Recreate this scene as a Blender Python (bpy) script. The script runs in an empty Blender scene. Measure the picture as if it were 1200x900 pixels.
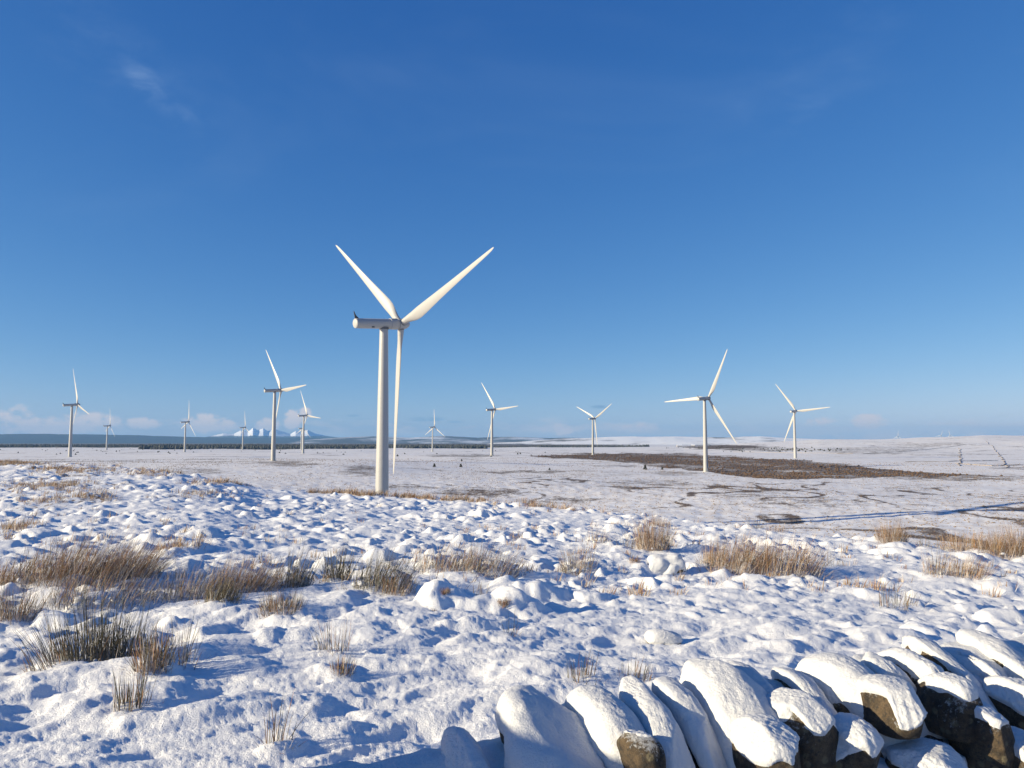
import bpy, bmesh, math, random
import numpy as np
from mathutils import Vector, Matrix
R = math.radians
sc = bpy.context.scene
COL = sc.collection
random.seed(5)
rng = np.random.default_rng(11)

# ------------------------------------------------------------------ camera
CZ = 2.2                       # eye above the snow of the near field
FPX = 906.0                    # focal length in pixels of the 1200 px wide photograph
HORIZON = 518.0
PITCH = math.atan((HORIZON - 450) / FPX)
cam = bpy.data.cameras.new('camera'); cam_o = bpy.data.objects.new('camera', cam); COL.objects.link(cam_o)
cam.sensor_width = 36.0; cam.lens = 36.0 * FPX / 1200
cam.clip_start = 0.05; cam.clip_end = 200000
cam_o.location = (0, 0, CZ); cam_o.rotation_euler = (math.pi / 2 + PITCH, 0, 0)
sc.camera = cam_o
# ------------------------------------------------------------------ sun, sky, exposure
SUN_AZ = R(253)                # clockwise from the view direction (+Y): behind on the left
SUN_EL = R(16)
sun = bpy.data.lights.new('sun', 'SUN'); sun_o = bpy.data.objects.new('sun', sun); COL.objects.link(sun_o)
sun.energy = 5.0; sun.angle = R(0.53); sun.color = (1.0, 0.865, 0.60)
sd = Vector((math.sin(SUN_AZ) * math.cos(SUN_EL), math.cos(SUN_AZ) * math.cos(SUN_EL), math.sin(SUN_EL)))
sun_o.rotation_euler = sd.to_track_quat('Z', 'Y').to_euler()
sun_o.location = sd * 300
sc.view_settings.view_transform = 'Standard'; sc.view_settings.look = 'None'
EXPO = 0.74; sc.view_settings.exposure = EXPO; sc.view_settings.gamma = 1.0
sc.cycles.use_denoising = True
sc.cycles.max_bounces = 4; sc.cycles.diffuse_bounces = 3; sc.cycles.volume_bounces = 0
SKY_STRENGTH = 0.1
W_MAP = 512

def pray(px, py):
    c, s = math.cos(PITCH), math.sin(PITCH)
    x = (px - 600) / FPX; u = (450 - py) / FPX
    return Vector((x, c - u * s, s + u * c))

W = bpy.data.worlds.new('World'); sc.world = W; W.use_nodes = True
nt = W.node_tree; nt.nodes.clear()
def N(t, **k):
    n = nt.nodes.new(t)
    for a, v in k.items(): setattr(n, a, v)
    return n
def L(a, b): nt.links.new(a, b)
def math_n(op, a, b=None, c=None, clamp=False):
    n = N('ShaderNodeMath', operation=op, use_clamp=clamp)
    for i, v in enumerate((a, b, c)):
        if v is None: continue
        if isinstance(v, (int, float)): n.inputs[i].default_value = v
        else: L(v, n.inputs[i])
    return n.outputs[0]
def smooth_n(v, lo, hi, to0=0.0, to1=1.0):
    n = N('ShaderNodeMapRange', interpolation_type='SMOOTHSTEP')
    L(v, n.inputs[0]); n.inputs[1].default_value = lo; n.inputs[2].default_value = hi
    n.inputs[3].default_value = to0; n.inputs[4].default_value = to1
    return n.outputs[0]
def dot_n(v, d):
    n = N('ShaderNodeVectorMath', operation='DOT_PRODUCT'); L(v, n.inputs[0]); n.inputs[1].default_value = d
    return n.outputs['Value']
def noise_n(vec, scale, detail=5, rough=.55, dist=0.0):
    n = N('ShaderNodeTexNoise'); L(vec, n.inputs['Vector']); n.inputs['Scale'].default_value = scale
    n.inputs['Detail'].default_value = detail; n.inputs['Roughness'].default_value = rough; n.inputs['Distortion'].default_value = dist
    return n.outputs[0]
def map_n(vec, scale=(1, 1, 1), loc=(0, 0, 0), rot=(0, 0, 0)):
    n = N('ShaderNodeMapping'); L(vec, n.inputs[0]); n.inputs['Scale'].default_value = scale
    n.inputs['Location'].default_value = loc; n.inputs['Rotation'].default_value = rot
    return n.outputs[0]
def mix_n(f, a, b):
    n = N('ShaderNodeMix', data_type='RGBA')
    if isinstance(f, (int, float)): n.inputs[0].default_value = f
    else: L(f, n.inputs[0])
    for i, v in ((6, a), (7, b)):
        if isinstance(v, tuple): n.inputs[i].default_value = (*v, 1) if len(v) == 3 else v
        else: L(v, n.inputs[i])
    return n.outputs[2]

sky = N('ShaderNodeTexSky', sky_type='NISHITA', sun_disc=False)
sky.sun_elevation = SUN_EL; sky.sun_rotation = SUN_AZ
sky.altitude = 300; sky.air_density = 0.6; sky.dust_density = 0.3; sky.ozone_density = 1.5
tc = N('ShaderNodeTexCoord'); D = tc.outputs['Generated']
# the camera's even colour response over the whole sky (saturated phone picture)
sp_ = N('ShaderNodeSeparateColor'); L(sky.outputs[0], sp_.inputs[0]); cb_ = N('ShaderNodeCombineColor')
for i, (g_, k_) in enumerate(((1.42, 1.50), (.90, .985), (.53, .965))):
    L(math_n('MULTIPLY', math_n('POWER', math_n('MULTIPLY', sp_.outputs[i], .1), g_), k_ * 10 / 2 ** EXPO), cb_.inputs[i])
col = cb_.outputs[0]
CLOUD_LIT = (4.7, 4.3, 4.3); CLOUD_DIM = (2.6, 3.5, 4.5); CIRRUS = (2.4, 3.4, 4.9)
def patch(px, py, su, sv, ang, amt):
    """soft ellipse round a fixed sky direction"""
    d = pray(px, py).normalized()
    e = Vector((d.y, -d.x, 0)).normalized(); n = e.cross(d).normalized()
    ca, sa = math.cos(ang), math.sin(ang)
    u = dot_n(D, tuple((e * ca + n * sa) / su)); v = dot_n(D, tuple((-e * sa + n * ca) / sv))
    q = math_n('MULTIPLY_ADD', u, u, math_n('MULTIPLY', v, v))
    return math_n('MULTIPLY', math_n('SUBTRACT', 1.0, q, clamp=True), amt)
def clouds(items, vec, detail, rough, lo, hi, colour, dist=.3):
    """a family of clouds: their ellipses broken up by one stretched noise"""
    global col
    f = None
    for it in items:
        p_ = patch(*it)
        f = p_ if f is None else math_n('MAXIMUM', f, p_)
    f = math_n('MULTIPLY', f, math_n('GREATER_THAN', dot_n(D, (0, 1, 0)), 0.0))
    nz = noise_n(vec, 1.0, detail, rough, dist)
    m = smooth_n(math_n('MULTIPLY_ADD', f, .5, nz), lo, hi)
    col = mix_n(math_n('MULTIPLY', m, smooth_n(f, 0, .6), clamp=True), col, colour)

# thin high cirrus all over the sky, very faint
el = N('ShaderNodeSeparateXYZ'); L(D, el.inputs[0]); ez = el.outputs[2]
cir = noise_n(map_n(D, (2.0, 5.0, 7.0), (3.1, 1.2, 0.4), (0, 0, .6)), 1.0, 4, .6, .5)
m = math_n('MULTIPLY', smooth_n(cir, .52, .8), math_n('MULTIPLY', smooth_n(ez, .12, .4), .06))
col = mix_n(m, col, CIRRUS)
# low bank of small cumulus all round the horizon
cu = noise_n(map_n(D, (17, 17, 62), (1.7, .3, .2)), 1.0, 4, .58, .2)
band = math_n('MULTIPLY', smooth_n(ez, -.004, .004), smooth_n(ez, .009, .040, 1, 0))
m = math_n('MULTIPLY', smooth_n(math_n('MULTIPLY_ADD', band, .22, cu), .60, .86), band)
bank = mix_n(smooth_n(ez, .004, .022), CLOUD_DIM, CLOUD_LIT)
col = mix_n(math_n('MULTIPLY', m, .85), col, bank)
clouds([(176, 102, .070, .024, -.78, .26), (212, 128, .055, .016, -.75, .22), (150, 82, .17, .065, -.55, .14), (262, 100, .12, .04, -.1, .07),
        (937, 132, .050, .030, .35, .17), (930, 95, .13, .08, .6, .10), (1015, 25, .11, .05, 1.0, .12)],
       map_n(D, (15, 15, 34), (.3, 0, .1), (0, .75, 0)), 6, .62, .42, 1.0, CIRRUS)
GREY = (1.35, 2.35, 3.5)
clouds([(px, py, su, sv, 0, a) for px, py, su, sv, a in ((500, 491, .032, .0042, .75), (533, 494, .016, .0035, .5), (415, 487, .013, .0025, .7), (428, 491, .020, .0025, .7),
        (703, 477, .017, .0032, .85), (760, 489, .014, .0022, .3), (600, 494, .012, .003, .3), (1010, 488, .05, .004, .35), (1150, 487, .05, .004, .25))],
       map_n(D, (40, 40, 220)), 4, .6, .50, .95, GREY)
clouds([(px, py, su * 1.15, sv * 1.2, 0, min(1, a * 1.35)) for px, py, su, sv, a in ((240, 497, .030, .013, .8), (265, 499, .014, .009, .6), (343, 492, .013, .014, .95), (358, 484, .010, .010, .6), (313, 499, .018, .011, .75),
        (60, 500, .055, .012, .6), (8, 492, .030, .024, .45), (105, 495, .040, .013, .6), (168, 496, .022, .008, .7),
        (660, 504, .030, .009, .55), (745, 501, .040, .009, .45), (1018, 494, .024, .010, .65), (960, 494, .025, .008, .4))],
       map_n(D, (70, 70, 105)), 5, .6, .60, .92, CLOUD_LIT)
bg = N('ShaderNodeBackground'); bg.inputs[1].default_value = SKY_STRENGTH; L(col, bg.inputs[0])
W.cycles.sampling_method = 'MANUAL'; W.cycles.sample_map_resolution = W_MAP
out = N('ShaderNodeOutputWorld'); L(bg.outputs[0], out.inputs[0])

# ------------------------------------------------------------------ numpy noise
_perm = np.random.default_rng(3).permutation(512).astype(np.int64)
_perm = np.concatenate([_perm] * 3)
_ga = np.random.default_rng(4).uniform(0, 2 * np.pi, 512)
_gx, _gy = np.cos(_ga), np.sin(_ga)
def perlin(x, y):
    x = np.asarray(x, float); y = np.asarray(y, float)
    xi = np.floor(x).astype(np.int64); yi = np.floor(y).astype(np.int64)
    xf = x - xi; yf = y - yi
    u = xf * xf * xf * (xf * (xf * 6 - 15) + 10); v = yf * yf * yf * (yf * (yf * 6 - 15) + 10)
    def g(ix, iy, dx, dy):
        h = _perm[(_perm[ix & 511] + iy) & 511]
        return _gx[h] * dx + _gy[h] * dy
    a = g(xi, yi, xf, yf); b = g(xi + 1, yi, xf - 1, yf)
    c = g(xi, yi + 1, xf, yf - 1); d = g(xi + 1, yi + 1, xf - 1, yf - 1)
    return (a + u * (b - a) + v * (c + u * (d - c) - a - u * (b - a))) * 1.5
def fbm(x, y, o=4, g=.5):
    s = 0; a = 1
    for i in range(o):
        s = s + a * perlin(x * 2 ** i + 17.3 * i, y * 2 ** i - 9.1 * i); a *= g
    return s
def sstep(a, b, x):
    t = np.clip((x - a) / (b - a), 0, 1)
    return t * t * (3 - 2 * t)
def domes(x, y, s, r0, r1, h0, h1, seed, keep=1.0, power=1.5):
    """field of rounded hummocks: one jittered dome per cell, the highest wins"""
    gx = np.floor(x / s).astype(np.int64); gy = np.floor(y / s).astype(np.int64)
    best = np.zeros_like(x)
    for dx in (-1, 0, 1):
        for dy in (-1, 0, 1):
            cx, cy = gx + dx, gy + dy
            h = _perm[(_perm[(cx + seed) & 511] + cy) & 511]
            k = _perm[(h + 37 + seed) & 511]; q = _perm[(k + 91) & 511]; w = _perm[(q + 13) & 511]
            px = (cx + .15 + .7 * h / 511) * s; py = (cy + .15 + .7 * k / 511) * s
            rr = r0 + (r1 - r0) * q / 511; hh = h0 + (h1 - h0) * (w / 511) ** 1.6
            ang = (h * 7 % 511) / 511 * np.pi
            ex = (x - px) * np.cos(ang) + (y - py) * np.sin(ang); ey = -(x - px) * np.sin(ang) + (y - py) * np.cos(ang)
            d2 = (ex * ex + ey * ey * 1.7) / (rr * rr)
            v = hh * np.clip(1 - d2, 0, 1) ** power
            v = np.where((k % 100) < keep * 100, v, 0)
            best = np.maximum(best, v)
    return best

# ------------------------------------------------------------------ terrain
CR_PX = [-900, -300, 0, 100, 180, 250, 310, 400, 500, 600, 700, 800, 900, 1000, 1100, 1200, 1500, 2100]
CR_Y = [530, 534, 537, 541, 548, 558, 570, 576, 583, 590, 599, 608, 616, 623, 627, 631, 634, 634]
CR_R = [80, 80, 78, 66, 54, 47, 44, 43, 40, 36, 32, 28, 25, 23, 22, 22, 23, 24]
def bearing_px(x, y):
    b = np.arctan2(x, np.maximum(y, 1e-6)); b = np.where(y <= 0, np.sign(x + 1e-9) * 1.3, b)
    return 600 + FPX * np.tan(np.clip(b, -1.0, 1.0))
# control heights of the moor (bearing px, distance, height below the eye)
CTRL = [(447, 232, -29), (82, 998, -18), (126, 2100, -21), (217, 1680, -21.5), (285, 2180, -23), (322, 710, -17), (356, 1310, -20),
        (506, 1960, -25), (577, 1070, -19), (695, 1400, -23), (825, 685, -26.3), (931, 1070, -22.3), (900, 270, -29), (1150, 260, -29),
        (600, 330, -28), (250, 300, -21), (50, 300, -17), (1150, 520, -27), (1100, 1000, -22), (640, 620, -24.5), (150, 3500, -23), (600, 3500, -25), (-300, 800, -18), (1600, 800, -24)]
def _c(p):
    d = pray(p[0], HORIZON); h = math.hypot(d.x, d.y)
    return d.x / h * p[1], d.y / h * p[1], p[2]
CT = [_c(p) for p in CTRL]
def moor(x, y):
    num = 0; den = 0
    for cx, cy, cz in CT:
        s2 = (0.30 * math.hypot(cx, cy)) ** 2
        w = 1 / (((x - cx) ** 2 + (y - cy) ** 2) / s2 + .05) ** 1.6
        num = num + w * cz; den = den + w
    r = np.hypot(x, y)
    z = num / den
    z = z + sstep(220, 400, r) * 1.0 * fbm(x / 170, y / 170, 3) + sstep(900, 2500, r) * 2.2 * fbm(x / 520 + 5, y / 520, 2)
    z = z + (-24 - z) * sstep(3500, 6000, r)
    # rising ground on the right
    px = bearing_px(x, y)
    top = np.interp(px, [700, 800, 880, 960, 1050, 1150, 1250, 1400], [0, .10, .50, .82, .90, 1.1, 1.0, .8])
    z = z + 40 * top * sstep(1250, 2900, r) * (1 - sstep(3000, 5200, r))
    z = z + 2.5 * top * sstep(1300, 2200, r) * fbm(x / 260, y / 260 + 3, 3)
    return z
MOUNDS = []      # hand placed snow mounds: x, y, radius, height
WALL_P = np.array((0.10, 2.52)); WALL_D = np.array((.9397, .3420)); WALL_N = np.array((.3420, -.9397))   # N points to the camera side
def base(x, y):
    x = np.asarray(x, float); y = np.asarray(y, float)
    r = np.hypot(x, y); px = bearing_px(x, y)
    rc = np.interp(px, CR_PX, CR_R); cy = np.interp(px, CR_PX, CR_Y)
    zc = -(cy - HORIZON) / FPX * rc
    near = -2.2 + (zc + 2.2) * sstep(7.0, rc, r)
    near = near + .10 * fbm(x / 5.5, y / 5.5, 2) * sstep(2, 6, r) * (1 - sstep(14, 24, r))
    near = near - .02 * np.clip(x, -9, 9) * sstep(2.5, 6, r) * (1 - sstep(11, 19, r))
    zv = moor(x, y)
    t = np.clip((r - rc) / 135, 0, 1)
    z = np.where(r < rc, near, zc + (zv - zc) * np.sin(t * np.pi / 2) ** 1.15)
    # higher ground on the camera's side of the wall
    s = (x - WALL_P[0]) * WALL_N[0] + (y - WALL_P[1]) * WALL_N[1]
    z = z + .62 * sstep(-.2, .25, s) * (1 - sstep(20, 60, r))
    return z + CZ
def detail(x, y):
    r = np.hypot(x, y); px = bearing_px(x, y); rc = np.interp(px, CR_PX, CR_R)
    wx = x + .17 * perlin(x * 1.9, y * 1.9) + .05 * perlin(x * 5.3, y * 5.3); wy = y + .17 * perlin(x * 1.9 + 40, y * 1.9) + .05 * perlin(x * 5.3 + 9, y * 5.3)
    ridx = sstep(6, 14, r)
    fade = 1 - sstep(rc * 1.05, rc * 1.6, r)
    big = domes(wx, wy, .95, .26, .56, .04, .215, 3, .8, 1.0)
    mid = domes(wx + 3, wy, .52, .14, .31, .025, .125, 57, .9, 1.0)
    small = (.8 + .4 * ridx) * domes(wx, wy + 9, .30, .07, .17, .012, .05, 120, .75, 1.0)
    hum = np.maximum(big, mid) + .6 * np.minimum(big, mid) + small
    hum = hum * (.45 + .55 * sstep(-.35, .35, perlin(x / 3.1 + 5, y / 3.1)))
    z = hum * (.15 + .85 * ridx) + .05 * fbm(x / 2.3, y / 2.3, 2) * ridx
    # wind-laid drifts near the wall: long soft rolls with crisp lee edges
    a = .62; ux = x * math.cos(a) + y * math.sin(a); uy = -x * math.sin(a) + y * math.cos(a)
    roll = fbm(ux * .55 + .4 * perlin(x, y), uy * 1.5, 3)
    roll2 = 1 - np.abs(perlin(ux * 1.1 + 7, uy * 2.6 + .5 * perlin(x * 1.5, y * 1.5)))
    z = z + (1 - .75 * ridx) * (.075 * roll + .06 * roll2)
    pit = domes(wx + 11, wy + 4, .55, .10, .22, .02, .09, 200, .7)
    z = z - pit * (.20 + .2 * ridx)
    fine = .0075 * fbm(x * 6, y * 6, 2) + .008 * (1 - np.abs(perlin(ux * 9, uy * 16))) + .006 * perlin(x * 27, y * 27) + .0045 * perlin(x * 55, y * 55)
    z = z + fine * (1 - sstep(22, 42, r)) * (.95 + .3 * ridx)
    z = z + (1 - sstep(0, 5, r)) * .02 * fbm(x * 3, y * 3, 2)
    z = z * fade
    # rough grazing beyond the crest
    z = z + sstep(rc, rc * 2, r) * .25 * fbm(x / 6, y / 6, 2) * (1 - sstep(400, 900, r))
    for mx, my, mr, mh in MOUNDS:
        d2 = ((wx - mx) ** 2 + (wy - my) ** 2) / (mr * mr)
        b = d2 < 1
        if b.any():
            z[b] += mh * .62 * (1 - d2[b]) ** 1.2
    return z
def ground(x, y):
    x = np.atleast_1d(np.asarray(x, float)); y = np.atleast_1d(np.asarray(y, float))
    return base(x, y) + detail(x, y)
def gz(x, y): return float(ground(x, y)[0])
def hit(px, py, fine=False):
    """where the view ray through a pixel of the photograph meets the ground"""
    d = pray(px, py); lo, hi = 1.5, 6000.0
    for n in (150, 24, 12):
        t = np.geomspace(lo, hi, n)
        x, y, z = d.x * t, d.y * t, CZ + d.z * t
        g = ground(x, y) if fine else base(x, y)
        k = int(np.argmax(z < g)) if (z < g).any() else n - 1
        lo, hi = t[max(0, k - 1)], t[k]
        if k == 0: break
    return float(x[k]), float(y[k]), float(g[k])

# tracks and hummocks that can be picked out by eye
def mound_at(px, py, rpx, h):
    x, y, z = hit(px, py); r = rpx / FPX * math.hypot(x, y)
    MOUNDS.append((x, y, r, h))
    return x, y
for px, py, rp, h in ((515, 714, 36, .46), (520, 708, 22, .14), (575, 718, 40, .30), (604, 718, 40, .30), (614, 698, 46, .34), (738, 670, 32, .34), (705, 672, 50, .16), (250, 720, 75, .16), (335, 722, 60, .14), (170, 800, 60, .12), (110, 795, 85, .10),
                      (90, 690, 90, .12), (440, 690, 60, .12), (560, 672, 70, .10), (765, 650, 60, .14), (880, 672, 95, .14), (700, 640, 35, .12),
                      (1045, 625, 45, .14), (1120, 680, 60, .12), (1150, 640, 60, .10), (395, 800, 40, .10), (325, 885, 40, .06), (925, 608, 30, .12), (345, 645, 28, .16), (210, 648, 30, .16),
                      (20, 735, 70, -.10), (60, 850, 60, -.10), (110, 862, 30, -.08), (20, 838, 40, -.09), (300, 640, 30, .12), (430, 625, 35, .16), (575, 628, 30, .14), (500, 640, 30, .13),
                      (1180, 690, 40, .14), (1000, 660, 60, -.06), (850, 715, 50, -.05)):
    mound_at(px, py, rp, h)

# ------------------------------------------------------------------ materials
MATS = {}
def mat(name):
    global nt
    m = bpy.data.materials.new(name); m.use_nodes = True; nt = m.node_tree; nt.nodes.clear()
    b = N('ShaderNodeBsdfPrincipled'); o = N('ShaderNodeOutputMaterial'); L(b.outputs[0], o.inputs[0])
    MATS[name] = m
    return m, b
def attr_n(name):
    n = N('ShaderNodeAttribute'); n.attribute_name = name
    return n
def bump_n(h, dist, strength=1.0, prev=None):
    n = N('ShaderNodeBump'); L(h, n.inputs['Height']); n.inputs['Distance'].default_value = dist; n.inputs['Strength'].default_value = strength
    if prev is not None: L(prev, n.inputs['Normal'])
    return n.outputs[0]
def pos_n(): return N('ShaderNodeNewGeometry').outputs['Position']
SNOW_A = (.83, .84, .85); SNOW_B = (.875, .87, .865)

def snow_nodes(b, p):
    n1 = noise_n(p, 3.0, 3); c = mix_n(n1, SNOW_A, SNOW_B)
    return c
# moor ground: snow, with brown heath where the 'veg' attribute and speckle let it through
m, b = mat('moor_snow')
p = pos_n(); veg = attr_n('veg').outputs['Fac']; far = attr_n('far').outputs['Fac']
sn = snow_nodes(b, p)
n_f = noise_n(map_n(p, (1, 1, .3)), .9, 6, .62); n_m = noise_n(map_n(p, (1, 1, .3)), .11, 5, .6)
n_ff = noise_n(p, 7.0, 4, .6)
spk = math_n('ADD', math_n('MULTIPLY', n_f, .55), math_n('MULTIPLY', n_m, .45))
v = math_n('MULTIPLY_ADD', veg, .62, spk)
mask_far = smooth_n(v, .60, .78)
vn = math_n('ADD', math_n('MULTIPLY', n_ff, .5), math_n('MULTIPLY', n_f, .5))
mask_near = smooth_n(math_n('MULTIPLY_ADD', veg, .5, vn), .74, .86)
mk = math_n('ADD', math_n('MULTIPLY', mask_far, far), math_n('MULTIPLY', mask_near, math_n('SUBTRACT', 1.0, far)), clamp=True)
brown = mix_n(n_f, (.075, .052, .036), (.19, .135, .09))
tan = mix_n(n_ff, (.30, .20, .11), (.16, .10, .055))
brown = mix_n(far, tan, brown)
# far off the snow lies thin on grass: a little tan everywhere
n_g = noise_n(map_n(p, (1, 1, .3)), .45, 7, .72)
thin = math_n('MULTIPLY', math_n('MULTIPLY', far, smooth_n(math_n('MULTIPLY_ADD', n_m, .5, n_g), .62, .88)), .42)
sn = mix_n(thin, sn, (.58, .44, .30))
L(mix_n(mk, sn, brown), b.inputs['Base Color'])
b.inputs['Roughness'].default_value = .75; b.inputs['Specular IOR Level'].default_value = .25
nearf = math_n('SUBTRACT', 1.0, far)
h1 = noise_n(p, 22, 4, .65); h2 = noise_n(p, 85, 3, .7)
bm1 = bump_n(math_n('MULTIPLY', h1, nearf), .018, .65)
bm2 = bump_n(math_n('MULTIPLY', h2, nearf), .012, .8, bm1)
bm3 = bump_n(math_n('MULTIPLY', n_f, far), .22, .45, bm2)
L(bm3, b.inputs['Normal'])

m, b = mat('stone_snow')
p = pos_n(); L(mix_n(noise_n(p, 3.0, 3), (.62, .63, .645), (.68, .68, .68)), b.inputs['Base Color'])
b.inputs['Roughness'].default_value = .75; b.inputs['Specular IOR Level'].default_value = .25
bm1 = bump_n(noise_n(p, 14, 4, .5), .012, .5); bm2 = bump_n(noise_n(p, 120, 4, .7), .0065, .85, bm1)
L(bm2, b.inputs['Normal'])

m, b = mat('wall_stone')
p = pos_n(); rnd = N('ShaderNodeObjectInfo').outputs['Random']
a = noise_n(p, 13, 7, .72); c2 = noise_n(p, 55, 5, .75)
base_c = mix_n(smooth_n(a, .32, .68), (.022, .019, .016), (.20, .138, .076))
base_c = mix_n(smooth_n(c2, .50, .66), base_c, (.055, .050, .044))
lich = N('ShaderNodeTexVoronoi'); L(p, lich.inputs['Vector']); lich.inputs['Scale'].default_value = 26
lm = math_n('MULTIPLY', smooth_n(lich.outputs['Distance'], .38, .22), smooth_n(noise_n(p, 12, 3), .44, .58))
base_c = mix_n(math_n('MULTIPLY', lm, .75), base_c, (.26, .22, .13))
nz_ = N('ShaderNodeSeparateXYZ'); L(N('ShaderNodeNewGeometry').outputs['Normal'], nz_.inputs[0])
frost = smooth_n(math_n('ADD', math_n('MULTIPLY_ADD', nz_.outputs[2], .25, math_n('MULTIPLY', noise_n(p, 95, 4, .7), .6)), math_n('MULTIPLY', noise_n(p, 11, 3), .4)), .60, .74)
base_c = mix_n(math_n('MULTIPLY', frost, .7), base_c, (.75, .77, .80))
L(base_c, b.inputs['Base Color']); b.inputs['Roughness'].default_value = .85
L(bump_n(c2, .02, 1.0, bump_n(a, .045, 1.0)), b.inputs['Normal'])

def plain(name, c, rough, nscale=None, c2=None, bump=0):
    m, b = mat(name)
    if nscale:
        nn = noise_n(N('ShaderNodeTexCoord').outputs['Object'], nscale, 5, .6)
        L(mix_n(nn, c, c2), b.inputs['Base Color'])
        if bump: L(bump_n(nn, bump), b.inputs['Normal'])
    else: b.inputs['Base Color'].default_value = (*c, 1)
    b.inputs['Roughness'].default_value = rough
    return m
plain('turbine_paint', (.365, .365, .357), .45, .6, (.41, .408, .40))
plain('blade_paint', (.385, .382, .372), .42, .35, (.43, .427, .415))
plain('dark_metal', (.055, .058, .062), .5)
plain('seal_dark', (.10, .10, .105), .6)
plain('door_paint', (.40, .42, .42), .5)
plain('concrete', (.42, .41, .39), .85, 2.0, (.5, .49, .47), .01)
plain('bark', (.05, .038, .028), .9)
plain('shrub_leaf', (.028, .030, .018), .9, 1.5, (.05, .05, .03))
plain('conifer', (.030, .038, .036), .9, .02, (.10, .105, .105))
plain('barn_wall', (.30, .28, .25), .85, .8, (.38, .36, .33))
plain('field_stone', (.24, .20, .165), .9, .4, (.38, .33, .28))
plain('barn_door', (.10, .09, .08), .7)
m, b = mat('roof_snow'); b.inputs['Base Color'].default_value = (.87, .88, .90, 1); b.inputs['Roughness'].default_value = .7
# grass and rush stems: colour comes with each stem, frost towards white
m, b = mat('stem')
L(attr_n('tint').outputs['Color'], b.inputs['Base Color']); b.inputs['Roughness'].default_value = .7
b.inputs['Specular IOR Level'].default_value = .3

def hill_mat(name, dark, snow, lo, hi, scale, snowline=None):
    m, b = mat(name); p = pos_n()
    nn = noise_n(map_n(p, (1, 1, 2.5)), scale, 7, .62)
    n2 = noise_n(map_n(p, (1, 1, 2.5)), scale * .22, 4, .6)
    f = math_n('ADD', math_n('MULTIPLY', nn, .55), math_n('MULTIPLY', n2, .45))
    if snowline:
        s = N('ShaderNodeSeparateXYZ'); L(p, s.inputs[0])
        f = math_n('ADD', f, smooth_n(s.outputs[2], snowline[0], snowline[1], -.35, .35))
    L(mix_n(smooth_n(f, lo, hi), dark, snow), b.inputs['Base Color']); b.inputs['Roughness'].default_value = .85
    return m
hill_mat('ridge_dark', (.014, .020, .028), (.06, .07, .08), .60, .80, .0006)
hill_mat('mountain', (.030, .034, .040), (.86, .88, .92), .44, .58, .0012, (40, 330))
hill_mat('hill_far', (.05, .05, .05), (.72, .73, .75), .46, .60, .0012)
hill_mat('hill_white', (.13, .11, .09), (.86, .86, .86), .38, .50, .0030)

# ------------------------------------------------------------------ mesh helpers
def mesh_np(name, verts, faces, smooth=True):
    me = bpy.data.meshes.new(name)
    v = np.asarray(verts, np.float32).reshape(-1, 3); f = np.asarray(faces, np.int32)
    k = f.shape[1]
    me.vertices.add(len(v)); me.vertices.foreach_set('co', v.ravel())
    me.loops.add(f.size); me.loops.foreach_set('vertex_index', f.ravel())
    me.polygons.add(len(f)); me.polygons.foreach_set('loop_start', np.arange(0, f.size, k, dtype=np.int32))
    me.polygons.foreach_set('loop_total', np.full(len(f), k, np.int32))
    me.polygons.foreach_set('use_smooth', np.full(len(f), smooth, bool))
    me.update(calc_edges=True); me.validate()
    return me
def link(name, me, m=None, parent=None, loc=None):
    o = bpy.data.objects.new(name, me); COL.objects.link(o)
    if m and not me.materials: me.materials.append(MATS[m])
    if parent: o.parent = parent
    if loc is not None: o.location = loc
    return o
def empty(name, loc=(0, 0, 0), rz=0):
    o = bpy.data.objects.new(name, None); COL.objects.link(o); o.location = loc; o.rotation_euler = (0, 0, rz); o.empty_display_size = .3
    return o
def tag(o, label=None, cat=None, group=None, kind=None):
    if label: o['label'] = label
    if cat: o['category'] = cat
    if group: o['group'] = group
    if kind: o['kind'] = kind
    return o
def grid_faces(nr, nc, wrap=False):
    i = np.arange(nr - 1)[:, None]; j = np.arange(nc if wrap else nc - 1)[None, :]
    j2 = (j + 1) % nc
    a = i * nc + j; b_ = i * nc + j2; c = (i + 1) * nc + j2; d = (i + 1) * nc + j
    return np.stack([a, b_, c, d], -1).reshape(-1, 4)
def lathe(rings, n=32, axis='Z', caps=True):
    """closed surface of revolution; rings = [(h, r)]"""
    V = []; F = []
    for h, r in rings:
        for k in range(n):
            a = 2 * math.pi * k / n
            V.append((r * math.cos(a), r * math.sin(a), h) if axis == 'Z' else (h, r * math.cos(a), r * math.sin(a)))
    me_f = [tuple(int(q) for q in f) for f in grid_faces(len(rings), n, True)]
    if caps:
        me_f.append(tuple(range(n - 1, -1, -1))); me_f.append(tuple((len(rings) - 1) * n + k for k in range(n)))
    return V, me_f
def pydata(name, V, F, smooth=True):
    me = bpy.data.meshes.new(name); me.from_pydata([tuple(v) for v in V], [], F); me.update()
    bm = bmesh.new(); bm.from_mesh(me); bmesh.ops.recalc_face_normals(bm, faces=bm.faces); bm.to_mesh(me); bm.free()
    for p_ in me.polygons: p_.use_smooth = smooth
    if smooth:
        try: me.set_sharp_from_angle(angle=R(38))
        except Exception: pass
    return me
def box(V, F, c, s, M=None):
    k = len(V)
    for z in (-1, 1):
        for x, y in ((-1, -1), (1, -1), (1, 1), (-1, 1)):
            v = Vector((c[0] + x * s[0] / 2, c[1] + y * s[1] / 2, c[2] + z * s[2] / 2))
            V.append(tuple(M @ v if M else v))
    for f in ((0, 3, 2, 1), (4, 5, 6, 7), (0, 1, 5, 4), (1, 2, 6, 5), (2, 3, 7, 6), (3, 0, 4, 7)): F.append(tuple(k + q for q in f))

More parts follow.
